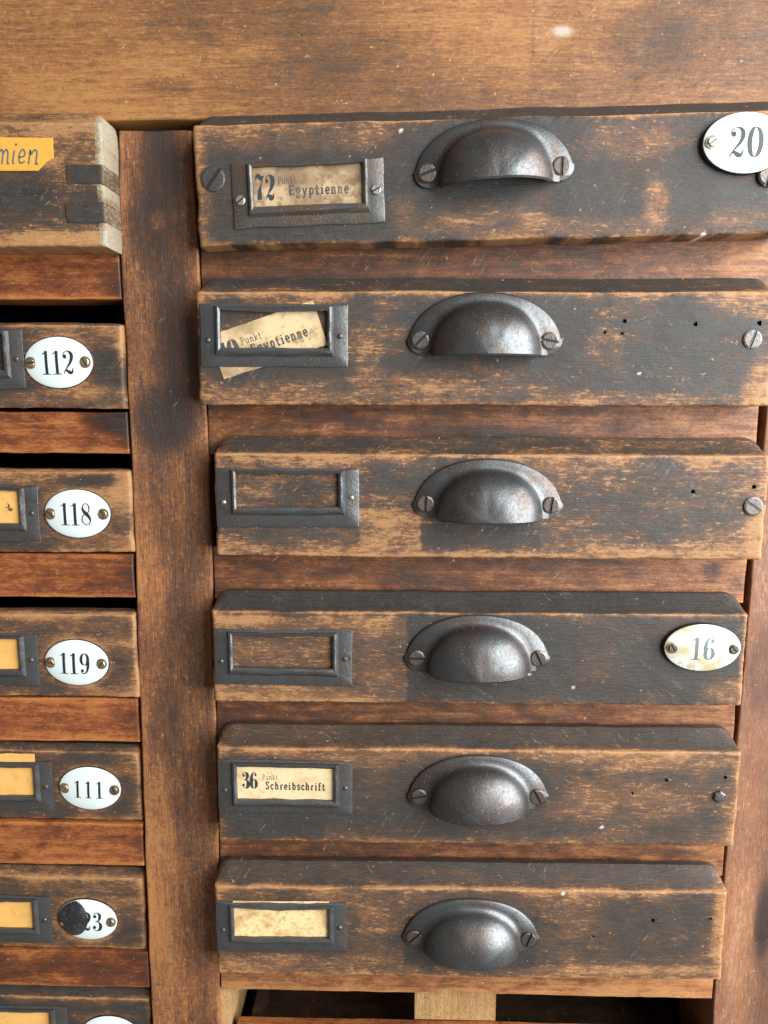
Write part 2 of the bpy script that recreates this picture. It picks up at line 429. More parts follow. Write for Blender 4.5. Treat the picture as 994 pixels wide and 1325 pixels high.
for tt, xs in ((R_TOP, ((-304, -296), (-128, -119.2))), (RR_TOP, ((-84, -74), (142, 152)))):      # runners the drawers slide on
    for t in tt:
        for x0, x1 in xs: panel('runner', M_INNER, x0, x1, 25, 259, t-10, t)
for x0, x1 in ((-91, -84.5),):
    panel('guide', M_PALE, x0, x1+1.6, 3, 24, -344.5, -288.2, .42)
panel('guide', M_PALE, -91.5, -84.4, 24.5, 150, -334, -289, .36)
mb = MB(); c0 = back(537, 1300, 10); c1 = back(643, 1300, 10)
mb.box(c0[0], c1[0], 13.4, 24, 420-313.3, 420-287.6)
stop = mb.build('stop_block', M_PALE, cabinet, None, {'paint': np.full(8, .5), 'mark': np.zeros(8), 'hole': np.zeros(8)})

# ------------------------------------------------------------------ lettering (flat ribbons)
def smooth(pts, n=6, closed=False):
    P = [np.array(p, float) for p in pts]
    if len(P) < 3: return P
    out = []; L = len(P); rng = L if closed else L-1
    for i in range(rng):
        g = (lambda k: P[k % L]) if closed else (lambda k: P[min(max(k, 0), L-1)])
        a, b, c, d = g(i-1), g(i), g(i+1), g(i+2)
        for j in range(n):
            t = j/n
            out.append(.5*((2*b)+(c-a)*t+(2*a-5*b+4*c-d)*t*t+(3*b-a-3*c+d)*t**3))
    if not closed: out.append(P[-1])
    return out
class Ink:
    """collects strokes in letter space; emits quads through a placing function"""
    def __init__(s): s.q = []; s.lay = 0
    def ribbon(s, pts, wd, closed=False, sm=True):
        """pts (x,y) ; wd a number, a list, or ('pen',thick,thin)"""
        n = len(pts)
        if not sm and n == 2 and not isinstance(wd, list):
            pts = [(pts[0][0]+(pts[1][0]-pts[0][0])*i/8, pts[0][1]+(pts[1][1]-pts[0][1])*i/8) for i in range(9)]
        if isinstance(wd, (int, float)): P3 = [(x, y, wd) for x, y in pts]
        elif isinstance(wd, list): P3 = [(x, y, k) for (x, y), k in zip(pts, wd)]
        else: P3 = [(x, y, -1) for x, y in pts]
        R = smooth(P3, 6, closed) if sm else [np.array(p, float) for p in P3]
        if closed: R = R+[R[0]]
        L, Rr = [], []
        for i, p in enumerate(R):
            if closed: a, b = R[(i-1) % (len(R)-1)], R[(i+1) % (len(R)-1)]
            else: a, b = R[max(i-1, 0)], R[min(i+1, len(R)-1)]
            t = (b-a)[:2]; l = np.hypot(*t) or 1; t = t/l; nrm = np.array([-t[1], t[0]])
            k = p[2] if not isinstance(wd, tuple) else wd[2]+(wd[1]-wd[2])*abs(t[1])**2.2
            L.append(p[:2]+nrm*k/2); Rr.append(p[:2]-nrm*k/2)
        s.lay += 1
        for i in range(len(R)-1): s.q.append((L[i], L[i+1], Rr[i+1], Rr[i], s.lay))
    def oval(s, cx, cy, rx, ry, wd, n=20):
        s.ribbon([(cx+rx*math.cos(2*math.pi*i/n), cy+ry*math.sin(2*math.pi*i/n)) for i in range(n)], wd, True)
    def dot(s, cx, cy, r, n=10):
        s.lay += 1; c = np.array([cx, cy])
        ring = [c+r*np.array([math.cos(2*math.pi*i/n), math.sin(2*math.pi*i/n)]) for i in range(n)]
        for i in range(0, n): s.q.append((c, ring[i], ring[(i+1) % n], c, s.lay))
    def take(s, other, dx, dy, k=1.0, kx=None, slant=0.0):
        kx = kx or k
        for a, b, c, d, l in other.q:
            s.q.append(tuple(np.array([dx+p[0]*kx+p[1]*k*slant, dy+p[1]*k]) for p in (a, b, c, d))+(s.lay+l,))
        s.lay += other.lay
    def emit(s, place):
        mb = MB()
        for a, b, c, d, l in s.q:
            ps = [place(p[0], p[1], (l % 40)*.0012) for p in (a, b, c, d)]
            if d is a: mb.add(ps[:3], [(0, 1, 2)])
            else: mb.add(ps, [(0, 1, 2, 3)])
        return mb
def digit(ch, T=.19, t=.038):
    k = Ink()
    if ch == '1':
        k.ribbon([(.27, .0), (.27, 1.0)], T*.9, sm=False); k.ribbon([(.05, .0), (.49, .0)], t, sm=False)
        k.ribbon([(.06, .87), (.16, .90), (.27, .99)], [t, t*1.2, t*1.6]); adv = .52
    elif ch == '0':
        k.oval(.31, .5, .22, .485, ('pen', T*1.1, t)); adv = .66
    elif ch == '2':
        k.dot(.14, .75, .095)
        k.ribbon([(.055, .75), (.09, .90), (.28, .985), (.46, .87), (.49, .70), (.40, .48), (.2, .24), (.07, .06), (.045, 0)], [t, t, t*1.2, T*.9, T, T*.7, t*1.5, t, t])
        k.ribbon([(.07, .08), (.19, .155), (.34, .07), (.47, .07), (.535, .25)], [t, T*.5, T*.95, T*.6, t]); adv = .62
    elif ch == '3':
        k.dot(.14, .79, .09); k.dot(.13, .2, .095)
        k.ribbon([(.055, .8), (.11, .94), (.26, .985), (.41, .88), (.42, .70), (.33, .56), (.19, .53)], [t, t, t*1.2, T*.85, T*.9, T*.4, t])
        k.ribbon([(.19, .53), (.36, .50), (.48, .34), (.45, .12), (.28, .012), (.1, .07), (.045, .2)], [t, T*.35, T, T, t*1.3, t, t]); adv = .62
    elif ch in '69':
        g = Ink(); g.oval(.31, .285, .185, .27, ('pen', T*.92, t)); g.dot(.44, .84, .085)
        g.ribbon([(.515, .86), (.44, .96), (.33, .985), (.19, .86), (.12, .58), (.125, .3)], [t, t, t*1.3, T*.6, T*.95, T*.9])
        if ch == '6': k.take(g, 0, 0)
        else:
            for a, b, c, d, l in g.q: k.q.append(tuple(np.array([.62-p[0], 1-p[1]]) for p in (a, b, c, d))+(l,))
            k.lay += g.lay
        adv = .64
    elif ch == '7':
        k.ribbon([(.05, .80), (.06, .93), (.2, .97), (.36, .88), (.53, .97)], [t, T*.4, T*.8, T*.8, t])
        k.ribbon([(.53, .97), (.36, .62), (.25, .30), (.23, .0)], [t, t*1.6, T*.9, T*1.1]); adv = .58
    elif ch == '8':
        k.oval(.30, .755, .185, .228, ('pen', T*.38, t)); k.oval(.31, .26, .225, .245, ('pen', T*.38, t))
        k.ribbon([(.135, .80), (.20, .63), (.32, .52), (.44, .40), (.51, .22)], [T*.4, T*.9, T*1.05, T*.9, T*.45]); adv = .66
    return k, adv
def number(txt, T=.19, gap=.0):
    K = Ink(); x = 0
    for ch in txt:
        g, a = digit(ch, T); K.take(g, x, 0); x += a+gap
    return K, x-gap
def letter(ch, w=.13, sf=.10):
    k = Ink(); R = lambda p, s=True, ww=None: k.ribbon(p, ww or w, sm=s)
    ser = lambda x, y, h=.13: k.ribbon([(x-h, y), (x+h, y)], sf, sm=False)
    st = lambda x, a, b: k.ribbon([(x, a), (x, b)], w*1.15, sm=False)
    X = .66; adv = .62
    if ch == 'E':
        st(.16, 0, 1)
        for y, e in ((.05, .62), (.5, .48), (.95, .6)): k.ribbon([(.03, y), (e, y)], sf, sm=False)
        k.ribbon([(.6, 0), (.6, .25)], sf*.8, sm=False); k.ribbon([(.58, .75), (.58, 1)], sf*.8, sm=False); adv = .72
    elif ch == 'P':
        st(.18, 0, 1); ser(.18, .04, .16); R([(.06, .96), (.42, .96), (.56, .74), (.42, .5), (.18, .48)]); adv = .68
    elif ch == 'S':
        R([(.52, .76), (.42, .95), (.22, .96), (.10, .78), (.3, .54), (.52, .3), (.42, .06), (.2, .04), (.08, .24)]); adv = .66
    elif ch == 'g':
        k.oval(.27, .42, .18, .22, w); k.oval(.28, -.14, .21, .14, w*.8); R([(.44, .6), (.56, .68)]); adv = .62
    elif ch == 'y':
        R([(.1, .62), (.31, .02)], False); R([(.52, .62), (.31, .02), (.2, -.26), (.05, -.24)], False); ser(.1, .62); ser(.52, .62); adv = .66
    elif ch in 'pb':
        st(.16, -.3 if ch == 'p' else 0, X if ch == 'p' else 1); k.oval(.34, .33, .18, .3, w); ser(.16, -.28 if ch == 'p' else .95); adv = .64
    elif ch == 't':
        R([(.2, .9), (.2, .15), (.3, .03), (.44, .1)]); k.ribbon([(.03, .62), (.42, .62)], sf, sm=False); adv = .5
    elif ch == 'i':
        st(.2, 0, X); k.dot(.2, .87, .09); ser(.2, .04, .17); ser(.13, .62, .09); adv = .42
    elif ch == 'e':
        R([(.12, .36), (.46, .36), (.43, .58), (.28, .65), (.11, .5), (.10, .22), (.26, .03), (.47, .12)]); adv = .56
    elif ch in 'nhm':
        st(.16, 0, X if ch != 'h' else 1); R([(.16, .46), (.32, .64), (.47, .52), (.47, .0)]); ser(.16, .04, .14); ser(.47, .04, .12); ser(.1, .62 if ch != 'h' else .95, .09); adv = .66
        if ch == 'm': R([(.47, .46), (.62, .64), (.77, .52), (.77, .0)]); ser(.77, .04, .12); adv = .95
    elif ch == 'u':
        R([(.14, .64), (.14, .18), (.27, .03), (.46, .16)]); st(.48, 0, X); ser(.1, .62, .1); adv = .64
    elif ch == 'k':
        st(.16, 0, 1); R([(.5, .62), (.18, .3)], False); R([(.26, .38), (.52, .02)], False); ser(.16, .04); adv = .62
    elif ch == 'c': R([(.46, .5), (.3, .65), (.11, .5), (.11, .2), (.28, .02), (.47, .14)]); adv = .54
    elif ch == 'r':
        st(.18, 0, X); R([(.18, .4), (.3, .63), (.45, .58)]); ser(.18, .04, .16); adv = .5
    elif ch == 's': R([(.42, .54), (.26, .65), (.11, .52), (.27, .35), (.44, .18), (.28, .02), (.08, .13)]); adv = .54
    elif ch == 'f':
        R([(.18, 0), (.18, .78), (.27, .97), (.44, .92)]); k.ribbon([(.03, .62), (.4, .62)], sf, sm=False); ser(.18, .04, .15); adv = .46
    return k, adv
def word(txt, w=.13, sf=.1, gap=.05):
    K = Ink(); x = 0
    for ch in txt:
        if ch == ' ': x += .5; continue
        g, a = letter(ch, w, sf); K.take(g, x, 0); x += a+gap
    return K, x-gap
def fit(dst, src, width, x, y, h, wide, slant=0.0):
    """place a word so that it is `wide` mm long and its capitals h mm high"""
    dst.take(src, x, y, h, wide/width, slant)

# ------------------------------------------------------------------ fittings (local frame: u right, v up, d out of the face -> (u,-d,v))
def screw(parent, u, v, d, r, ang, mat, h=1.0, name='screw'):
    mb = MB(); ca, sa = math.cos(rad(ang)), math.sin(rad(ang)); s = r*.16; n = 12
    def put(a, b, e): return (u+a*ca-b*sa, -(d+e), v+a*sa+b*ca)
    # seat
    ring = [(r*math.cos(2*math.pi*i/20), r*math.sin(2*math.pi*i/20)) for i in range(20)]
    vs_ = [put(a, b, -.5) for a, b in ring]+[put(a, b, h*.45) for a, b in ring]
    mb.add(vs_, [(i, (i+1) % 20, 20+(i+1) % 20, 20+i) for i in range(20)]+[tuple(range(20, 40))], 1)
    for sg in (1, -1):
        th0 = math.asin(s/r)
        arc = [(r*math.cos(th0+(math.pi-2*th0)*i/n), sg*r*math.sin(th0+(math.pi-2*th0)*i/n)) for i in range(n+1)]
        inn = [(a*.80, sg*(s+(abs(b)-s)*.80)) for a, b in arc]
        lev = [put(a, b, h*.3) for a, b in arc]+[put(a, b, h*.8) for a, b in arc]+[put(a, b, h*1.05) for a, b in inn]
        N = n+1; F = []
        for i in range(N):
            j = (i+1) % N
            F += [(i, j, N+j, N+i), (N+i, N+j, 2*N+j, 2*N+i)]
        F.append(tuple(range(2*N, 3*N)))
        if sg < 0: F = [tuple(reversed(f)) for f in F]
        mb.add(lev, F)
    return mb.build(name, [mat, M_RIM], parent)
def rivet(parent, u, v, d, r, mat, name='rivet'):
    mb = MB(); V = []; F = []; n = 12
    for k, (rr, e) in enumerate(((1, -.3), (1, .15), (.75, .45), (.3, .6))):
        V += [(u+r*rr*math.cos(2*math.pi*i/n), -(d+e), v+r*rr*math.sin(2*math.pi*i/n)) for i in range(n)]
        if k: F += [((k-1)*n+i, (k-1)*n+(i+1) % n, k*n+(i+1) % n, k*n+i) for i in range(n)]
    F.append(tuple(range(3*n, 4*n))); mb.add(V, F)
    return mb.build(name, mat, parent, 50)

def cup_handle(parent, u, v, seed, rot=0.0, angs=(20, 100)):
    """cast cup pull: arched flange, open-bottomed dome, two screws; (u,v) midway between the screws"""
    mb = MB(); b, h = 13.6+.35*math.sin(seed*2.3), 19.6+.3*math.cos(seed*1.7); a, z0 = 21.8, -5.6; n = 40
    cr, sr = math.cos(rad(rot)), math.sin(rad(rot))
    def put(x, d, z):
        nz = .30*float(fbm(x*.13+seed*3.1, z*.13+d*.1, 50+seed))
        d2 = d+nz*min(1, d/3)
        return (u+x*cr-z*sr, -d2, v+x*sr+z*cr)
    th = [math.pi*i/n for i in range(n+1)]
    pw = lambda x, e: math.copysign(abs(x)**e, x)
    def dome(aa, bb, hh, ts):
        rows = []
        for t in ts:       # t 0 centre front .. 1 at the wall
            s, c = pw(math.sin(t*math.pi/2), .96), pw(math.cos(t*math.pi/2), .90)
            rows.append([put(aa*s*pw(math.cos(q), .86), 1.2+bb*c, z0+hh*s*pw(math.sin(q), .90)) for q in th])
        return rows
    ts = [.001, .08, .16, .25, .34, .43, .52, .61, .7, .78, .85, .91, .955, .985]
    out = dome(a, b, h, ts[:12])
    for k, dd in ((1.02, 2.75), (1.05, 2.15), (1.09, 1.8), (1.15, 1.57)):   # fillet into the flange
        out.append([put(a*k*pw(math.cos(q), .86), dd, z0+h*k*pw(math.sin(q), .90)) for q in th])
    inn = dome(a-1.5, b-1.4, h-1.5, ts+[1.0])
    def skin(rows, flip):
        V = [p for r in rows for p in r]; N = n+1
        F = [(k*N+i, k*N+i+1, (k+1)*N+i+1, (k+1)*N+i) for k in range(len(rows)-1) for i in range(n)]
        mb.add(V, [tuple(reversed(f)) for f in F] if flip else F)
    skin(out, True); skin(inn, False)
    # lip
    lipo = [r[0] for r in out[:12]][::-1]+[r[-1] for r in out[:12]]
    lipi = [r[0] for r in inn[:12]][::-1]+[r[-1] for r in inn[:12]]
    # rolled bead along the lip
    L = len(lipo)
    low = [tuple((np.array(p)+np.array(q))/2+np.array([0, -.25, -.75])) for p, q in zip(lipo, lipi)]
    mb.add(lipo+low+lipi, [(i, i+1, L+i+1, L+i) for i in range(L-1)]+[(L+i, L+i+1, 2*L+i+1, 2*L+i) for i in range(L-1)])
    # flange ring
    ox = []
    for q in th:
        c_, s_ = math.cos(q), math.sin(q)
        x, z = 31.0*pw(c_, .92), z0+24.4*pw(s_, .86)
        if z < 0:   # ears are round about the screws
            k = (z-z0)/(-z0); ang = -1.85+k*(1.85+.15)
            ex, ez = 25.8+5.3*math.cos(ang), 5.3*math.sin(ang)
            x, z = math.copysign(ex, c_) if abs(c_) > .01 else x, ez
        ox.append((x, z))
    # denser ear arcs
    ear = [(25.8+5.3*math.cos(-2.2+2.3*i/8), 5.3*math.sin(-2.2+2.3*i/8)) for i in range(9)]
    arch = [p for p in ox if p[1] >= .8]
    outer = [(-x, z) for x, z in ear][::1]
    outer = ear+arch+[(-x, z) for x, z in ear[::-1]]
    N = len(outer)
    # pair each outer point with the dome foot at the same polar angle
    inner = []
    for x, z in outer:
        q = math.atan2(max(z-z0, 0)/h, x/a); q = min(max(q, 0), math.pi)
        inner.append((a*.99*pw(math.cos(q), .86), z0+h*.99*pw(math.sin(q), .90)))
    V = [put(x, 0, z) for x, z in outer]+[put(x, .9, z) for x, z in outer]
    V += [put(x*.985, 1.45, z0+(z-z0)*.975) for x, z in outer]+[put(x, 1.5, z) for x, z in inner]
    F = [(k*N+i, k*N+i+1, (k+1)*N+i+1, (k+1)*N+i) for k in range(3) for i in range(N-1)]
    F += [(0, N, 2*N, 3*N), (N-1, 4*N-1, 3*N-1, 2*N-1)]
    mb.add(V, [tuple(reversed(f)) for f in F])
    o = mb.build('handle', M_PULL, parent, 55)
    for x, ag in ((-25.8, angs[0]), (25.8, angs[1])):
        screw(o, u+x*cr, v+x*sr, 1.5, 3.5, ag, M_SCREW, 1.0)
    return o

def holder(parent, u0, v0, u1, v1, seed, mat, fix='rivet', dip=0.0, rot=0.0, win=(8.3, 8.0, 7.9, 2.2), fixmat=None):
    """stamped tin label holder between (u0,v0) and (u1,v1): flange, raised bead, open window"""
    mb = MB(); W, H = u1-u0, v1-v0; l, r, b, t = win; n = 14
    loops = [((0, 0, W, H), 0), ((0, 0, W, H), .55), ((.5, .4, W-.4, H-.4), .75), ((l-2.4, b-3.6, W-r+2.4, H-.9), .95), ((l-1.6, b-2.2, W-r+1.7, H-1.0), 2.3),
             ((l-.8, b-1.2, W-r+.9, H-1.2), 2.55), ((l, b, W-r, H-t), 2.1), ((l+.05, b+.05, W-r-.05, H-t-.05), .7)]
    cr, sr = math.cos(rad(rot)), math.sin(rad(rot)); V = []
    for k, ((x0, z0, x1, z1), d) in enumerate(loops):
        P = []
        for i in range(n): P.append((x0+(x1-x0)*i/n, z0))
        for i in range(n): P.append((x1, z0+(z1-z0)*i/n))
        for i in range(n): P.append((x1-(x1-x0)*i/n, z1))
        for i in range(n): P.append((x0, z1-(z1-z0)*i/n))
        for x, z in P:
            nz = float(fbm(x*.12+seed*9, z*.2, 70+seed)); ny = float(fbm(x*.3+seed*4, z*.3, 90+seed))
            z2 = z+.28*nz
            if z > H*.6 and dip: z2 -= dip*math.sin(math.pi*min(max((x-l)/(W-l-r), 0), 1))*(.3 if k < 4 else 1)
            x2 = x+.15*ny; d2 = d+(.22*ny if k > 2 else 0)
            V.append((u0+x2*cr-z2*sr, -max(d2, 0), v0+x2*sr+z2*cr))
    N = 4*n
    F = [(k*N+i, k*N+(i+1) % N, (k+1)*N+(i+1) % N, (k+1)*N+i) for k in range(len(loops)-1) for i in range(N)]
    mb.add(V, F)
    o = mb.build('label_holder', mat, parent, 28)
    for x, z in ((3.0, H*.42), (W-3.1, H*.5)):
        uu, vv = u0+x*cr-z*sr, v0+x*sr+z*cr
        if fix == 'screw': screw(o, uu, vv, .7, 1.9, rnd.uniform(20, 70), fixmat or M_SCREW, .9)
        else: rivet(o, uu, vv, .8, 1.15, fixmat or M_SCREW)
    return o

def plate(parent, u, v, rx, rz, txt, rot=0.0, rim=1.0, mat=None, ink=None, dh=9.0, seed=0, smat=None, chip=False, off=0.0, angs=(60, 20), gap=.04):
    mat = mat or M_ENAMEL; mb = MB(); n = 44
    cr, sr = math.cos(rad(rot)), math.sin(rad(rot))
    def height(x, z): return rim+1.5*(1-min(1, (x/rx)**2+(z/rz)**2))**.75
    def put(x, d, z): return (u+x*cr-z*sr, -d, v+x*sr+z*cr)
    rows = [(1.025, 0, 1), (1.025, rim*.75, 1), (1.0, rim, 1), (.985, None, 0), (.95, None, 0), (.85, None, 0), (.65, None, 0), (.4, None, 0), (.15, None, 0)]
    V = []
    for k, d, mi in rows:
        V += [put(k*rx*math.cos(2*math.pi*i/n), d if d is not None else height(k*rx*math.cos(2*math.pi*i/n), k*rz*math.sin(2*math.pi*i/n)), k*rz*math.sin(2*math.pi*i/n)) for i in range(n)]
    mb.v = V
    for k in range(len(rows)-1):
        for i in range(n): mb.f.append((k*n+i, k*n+(i+1) % n, (k+1)*n+(i+1) % n, (k+1)*n+i)); mb.mi.append(1 if k < 2 else 0)
    mb.f.append(tuple((len(rows)-1)*n+i for i in range(n))); mb.mi.append(0)
    o = mb.build('number_plate', [mat, M_RIM], parent, 50)
    K, wd = number(txt, T=.17, gap=gap); kx = dh*(.92 if len(txt) == 2 else .84)
    place = lambda x, y, l: put((x-wd/2)*kx+off, height((x-wd/2)*kx+off, (y-.5)*dh)+.05+l, (y-.5)*dh)
    if txt: K.emit(place).build('numeral', ink or M_DIGIT, o)
    for sx, ag in ((-1, angs[0]), (1, angs[1])):
        x = sx*rx*.80
        if chip and sx < 0:
            rivet(o, u+x, v-1.2, height(x, 0)+1.0, 1.1, M_SCREWL, 'screw'); continue
        # rusty eyelet and screw
        mb = MB(); R_ = [(2.5, -.2), (2.5, .18), (1.9, .3)]
        VV = [put(x+q*math.cos(2*math.pi*i/16), height(x, 0)+e, q*math.sin(2*math.pi*i/16)) for q, e in R_ for i in range(16)]
        mb.add(VV, [(k*16+i, k*16+(i+1) % 16, k*16+16+(i+1) % 16, k*16+16+i) for k in range(2) for i in range(16)]+[tuple(range(32, 48))])
        mb.build('washer', M_BRASS, o, 40)
        screw(o, u+x*cr, v+x*sr, height(x, 0), 1.85, ag, smat or M_BRASS, .9)
    if chip:        # enamel knocked off: bare black iron with a ragged edge
        mb = MB(); rg = random.Random(5); N = 48; ring = []
        for i in range(N):
            q = 2*math.pi*i/N; k = 1
            ring.append((-rx*.50+8.0*k*math.cos(q), .6+9.3*k*math.sin(q)))
        ring = [(x, z) if (x/rx)**2+(z/rz)**2 < .985 else tuple(np.array((x, z))/math.sqrt((x/rx)**2+(z/rz)**2)*.99) for x, z in ring]
        V = []; c = (-rx*.45, .5)
        for k in (1, .75, .5, .25):
            V += [put(c[0]+(x-c[0])*k, height(c[0]+(x-c[0])*k, c[1]+(z-c[1])*k)+.12+1.9*(1-k*k)**.7, c[1]+(z-c[1])*k) for x, z in ring]
        F = [(k*N+i, k*N+(i+1) % N, (k+1)*N+(i+1) % N, (k+1)*N+i) for k in range(3) for i in range(N)]+[tuple(3*N+i for i in range(N))]
        mb.add(V, F); mb.build('bare_patch', M_CHIP, o, 120)
    return o

# ------------------------------------------------------------------ drawers
class Frame:
    """local frame of a drawer front"""
    def __init__(s, x0, z0, y, tilt): s.x0, s.z0, s.y, s.t = x0, z0, y, rad(tilt)
    def px(s, a, b, d=0.0):
        p = back(a, b, s.y-d); dx, dz = p[0]-s.x0, p[2]-s.z0
        return dx*math.cos(s.t)+dz*math.sin(s.t), -dx*math.sin(s.t)+dz*math.cos(s.t)
def front(root, fr, L, hf, rise, bev, depth, base, plist, holes, mat, seed, ew=(2.5, 2.2, 2.5), band=.35, rects=(), endmat=None, step=1.0, marks=(), rub=1.0, bevp=0.12):
    X, DX = span(0, L, step, 1.6, depth, 1.6)
    Z, DZ = [0], [depth]
    r = 1.0
    for t in (0, .25, .5, .75): Z.append(r*(1-math.cos(t*math.pi/2)) if t else 0); DZ.append(r*(1-math.sin(t*math.pi/2)))
    n = int((hf-r)/step)
    for i in range(n): Z.append(r+(hf-.5-r)*i/(n-1)); DZ.append(0)
    for t in (.0, .05, .12, .2, .3, .4, .5, .6, .7, .8, .9, .97, 1):
        Z.append(hf+rise*t**1.12); DZ.append(.25+bev*t**.86)
    Z.append(hf+rise); DZ.append(depth)
    H = hf+rise
    hl = [fr.px(a, b)+(q*.78,) for a, b, q in holes]
    def warp(px_, py_, pz_):
        e = np.exp(-np.abs(pz_-hf)/1.6)+np.exp(-pz_/1.3)+np.exp(-px_/2)+np.exp(-(L-px_)/2)
        ny = py_+np.where(py_ < depth-.1, e*np.clip(.35*fbm(px_*.22+seed*7, pz_*.3, seed)+.18*fbm(px_*.9, pz_*.9, seed+40)*(pz_ < hf+.6), -.1, .8)+.16*fbm(px_*.06, pz_*.08, seed+4), 0)
        nz = pz_+.30*fbm(px_*.045, pz_*.01, seed+7)+.12*fbm(px_*.4, pz_*.1, seed+8)*(pz_ < 2)
        for q_ in (px_, L-px_):      # rubbed-round upper corners
            k_ = np.clip(1-q_/6.5, 0, 1); nz = nz-np.where(pz_ > hf, (pz_-hf)*.75*(1-np.sqrt(np.maximum(1-k_*k_, 0))), 0)
        nx = px_+.35*fbm(pz_*.12, px_*.01, seed+6)
        for hu, hv, q in hl:
            dd = np.where(py_ < .6, np.hypot(px_-hu, pz_-hv), 99)
            rim = dd < q*1.75; ctr = dd == dd.min()
            sx = (px_-hu)/np.maximum(dd, .01); sz = (pz_-hv)/np.maximum(dd, .01)
            jag = 1+.18*np.sin(3*np.arctan2(sz, sx)+hu)
            nx = np.where(rim, hu+sx*q*jag, nx); nz = np.where(rim, hv+sz*q*jag, nz)
            nx = np.where(ctr, hu, nx); nz = np.where(ctr, hv, nz); ny = np.where(ctr, 3.5, ny)
        return nx, ny, nz
    def attr(gx, gz, gd):
        p = np.full_like(gx, base)
        for it in plist:
            cu, cv = fr.px(it[1], it[2]); p += it[0]*ell(gx, gz, cu, cv, it[3]*.31, it[4]*.31, it[5] if len(it) > 5 else .5)
        for val, xa, ya, xb, yb in rects:
            ua, va = fr.px(xa, ya); ub, vb = fr.px(xb, yb)
            wv = 1.6*fbm(gx*.35, gz*.35, seed+60)
            p += val*rct(gx+wv*.4, gz+wv*.4, ua, ub, vb, va, .5)
        # worn edges
        below = np.where(gz <= hf, np.exp(-(hf-gz)/4.5)*band, 0)
        e = .36*np.exp(-gz/ew[1]*1.0)+.45*np.exp(-gz/.7)+.6*np.exp(-gx/ew[0])+.65*np.exp(-(L-gx)/ew[2])
        nb = np.clip(.62+.75*fbm(gx*.06, gz*.16, seed+71), 0, 1.5); ne = np.clip(.75+.6*fbm(gx*.12, gz*.12, seed+81), .1, 1.5)
        below = below*nb; e = e*ne*.8
        ridge = .6*np.exp(-np.abs(gz-hf)/.5)*np.clip(.8+.5*fbm(gx*.1, 0*gz, seed+91), .2, 1.3)
        p = p-below-np.minimum(e, 1)-ridge+np.where(gz > hf+.6, bevp, 0)
        hole = np.zeros_like(gx)
        for hu, hv, q in hl: hole = np.maximum(hole, np.where(np.hypot(gx-hu, gz-hv) < q*1.15, 1., 0.))
        mk = np.zeros_like(gx)
        for a, b, q in marks:
            cu, cv = fr.px(a, b); mk = np.maximum(mk, ell(gx, gz, cu, cv, q*.31, q*.25, .3))
        return {'paint': p, 'hole': hole, 'mark': mk, 'rub': np.full_like(gx, rub)}
    return grid_mesh('front', [mat, M_END] if endmat else mat, root, X, Z, DX, DZ, depth, warp, attr, endmat)
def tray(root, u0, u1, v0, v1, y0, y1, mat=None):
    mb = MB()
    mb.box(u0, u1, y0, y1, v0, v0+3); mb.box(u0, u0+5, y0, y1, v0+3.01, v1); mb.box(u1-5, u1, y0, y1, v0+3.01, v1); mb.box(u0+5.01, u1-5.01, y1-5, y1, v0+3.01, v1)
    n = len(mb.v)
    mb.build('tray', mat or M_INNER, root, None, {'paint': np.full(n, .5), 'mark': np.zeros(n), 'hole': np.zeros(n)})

def card(label, world, rot, w_, h_, mat, words=(), group=None, tilt=0.0, curl=.0):
    """paper slip; world = lower left corner in mm; words placed in its own frame"""
    o = thing('label_card', label, 'label', world, tilt+rot, group)
    n = 14; mb = MB(); rg = random.Random(int(abs(world[0]*7+world[2]*3)))
    V = []
    for s in (0, 1):
        for j in (0, .5, 1):
            for i in range(n+1):
                x = w_*i/n; z = h_*j+(.18*rg.uniform(-1, 1) if j != .5 else 0)
                d = .12+curl*math.sin(math.pi*i/n)
                V.append((x, -(d if s == 0 else d-.12), z))
    N = n+1; F = []
    for j in range(2):
        for i in range(n):
            q = (j*N+i, j*N+i+1, (j+1)*N+i+1, (j+1)*N+i); F.append(q); F.append(tuple(reversed([3*N+k for k in q])))
    bd = [i for i in range(N)]+[N+n, 2*N+n]+[2*N+i for i in range(n-1, -1, -1)]+[N]
    for a, b in zip(bd, bd[1:]+bd[:1]): F.append((b, a, 3*N+a, 3*N+b))
    mb.add(V, F); mb.build('paper', mat, o)
    for K, im in words:
        K.emit(lambda x, y, l: (x, -(.17+curl*math.sin(math.pi*min(max(x/w_, 0), 1))+l), y)).build('lettering', im, o)
    return o
def label_words(u, big, bigbox, small, sbox, name, nbox):
    """boxes (x,y,width,height) in card mm"""
    A = Ink(); K, wd = number(big, T=.26); A.take(K, bigbox[0], bigbox[1], bigbox[3], bigbox[2]/wd)
    B = Ink(); K, wd = word(small, .09, .06, .06); B.take(K, sbox[0], sbox[1], sbox[3], sbox[2]/wd)
    C = Ink(); K, wd = word(name, .17, .13, .14); C.take(K, nbox[0], nbox[1], nbox[3], nbox[2]/wd)
    return A, B, C

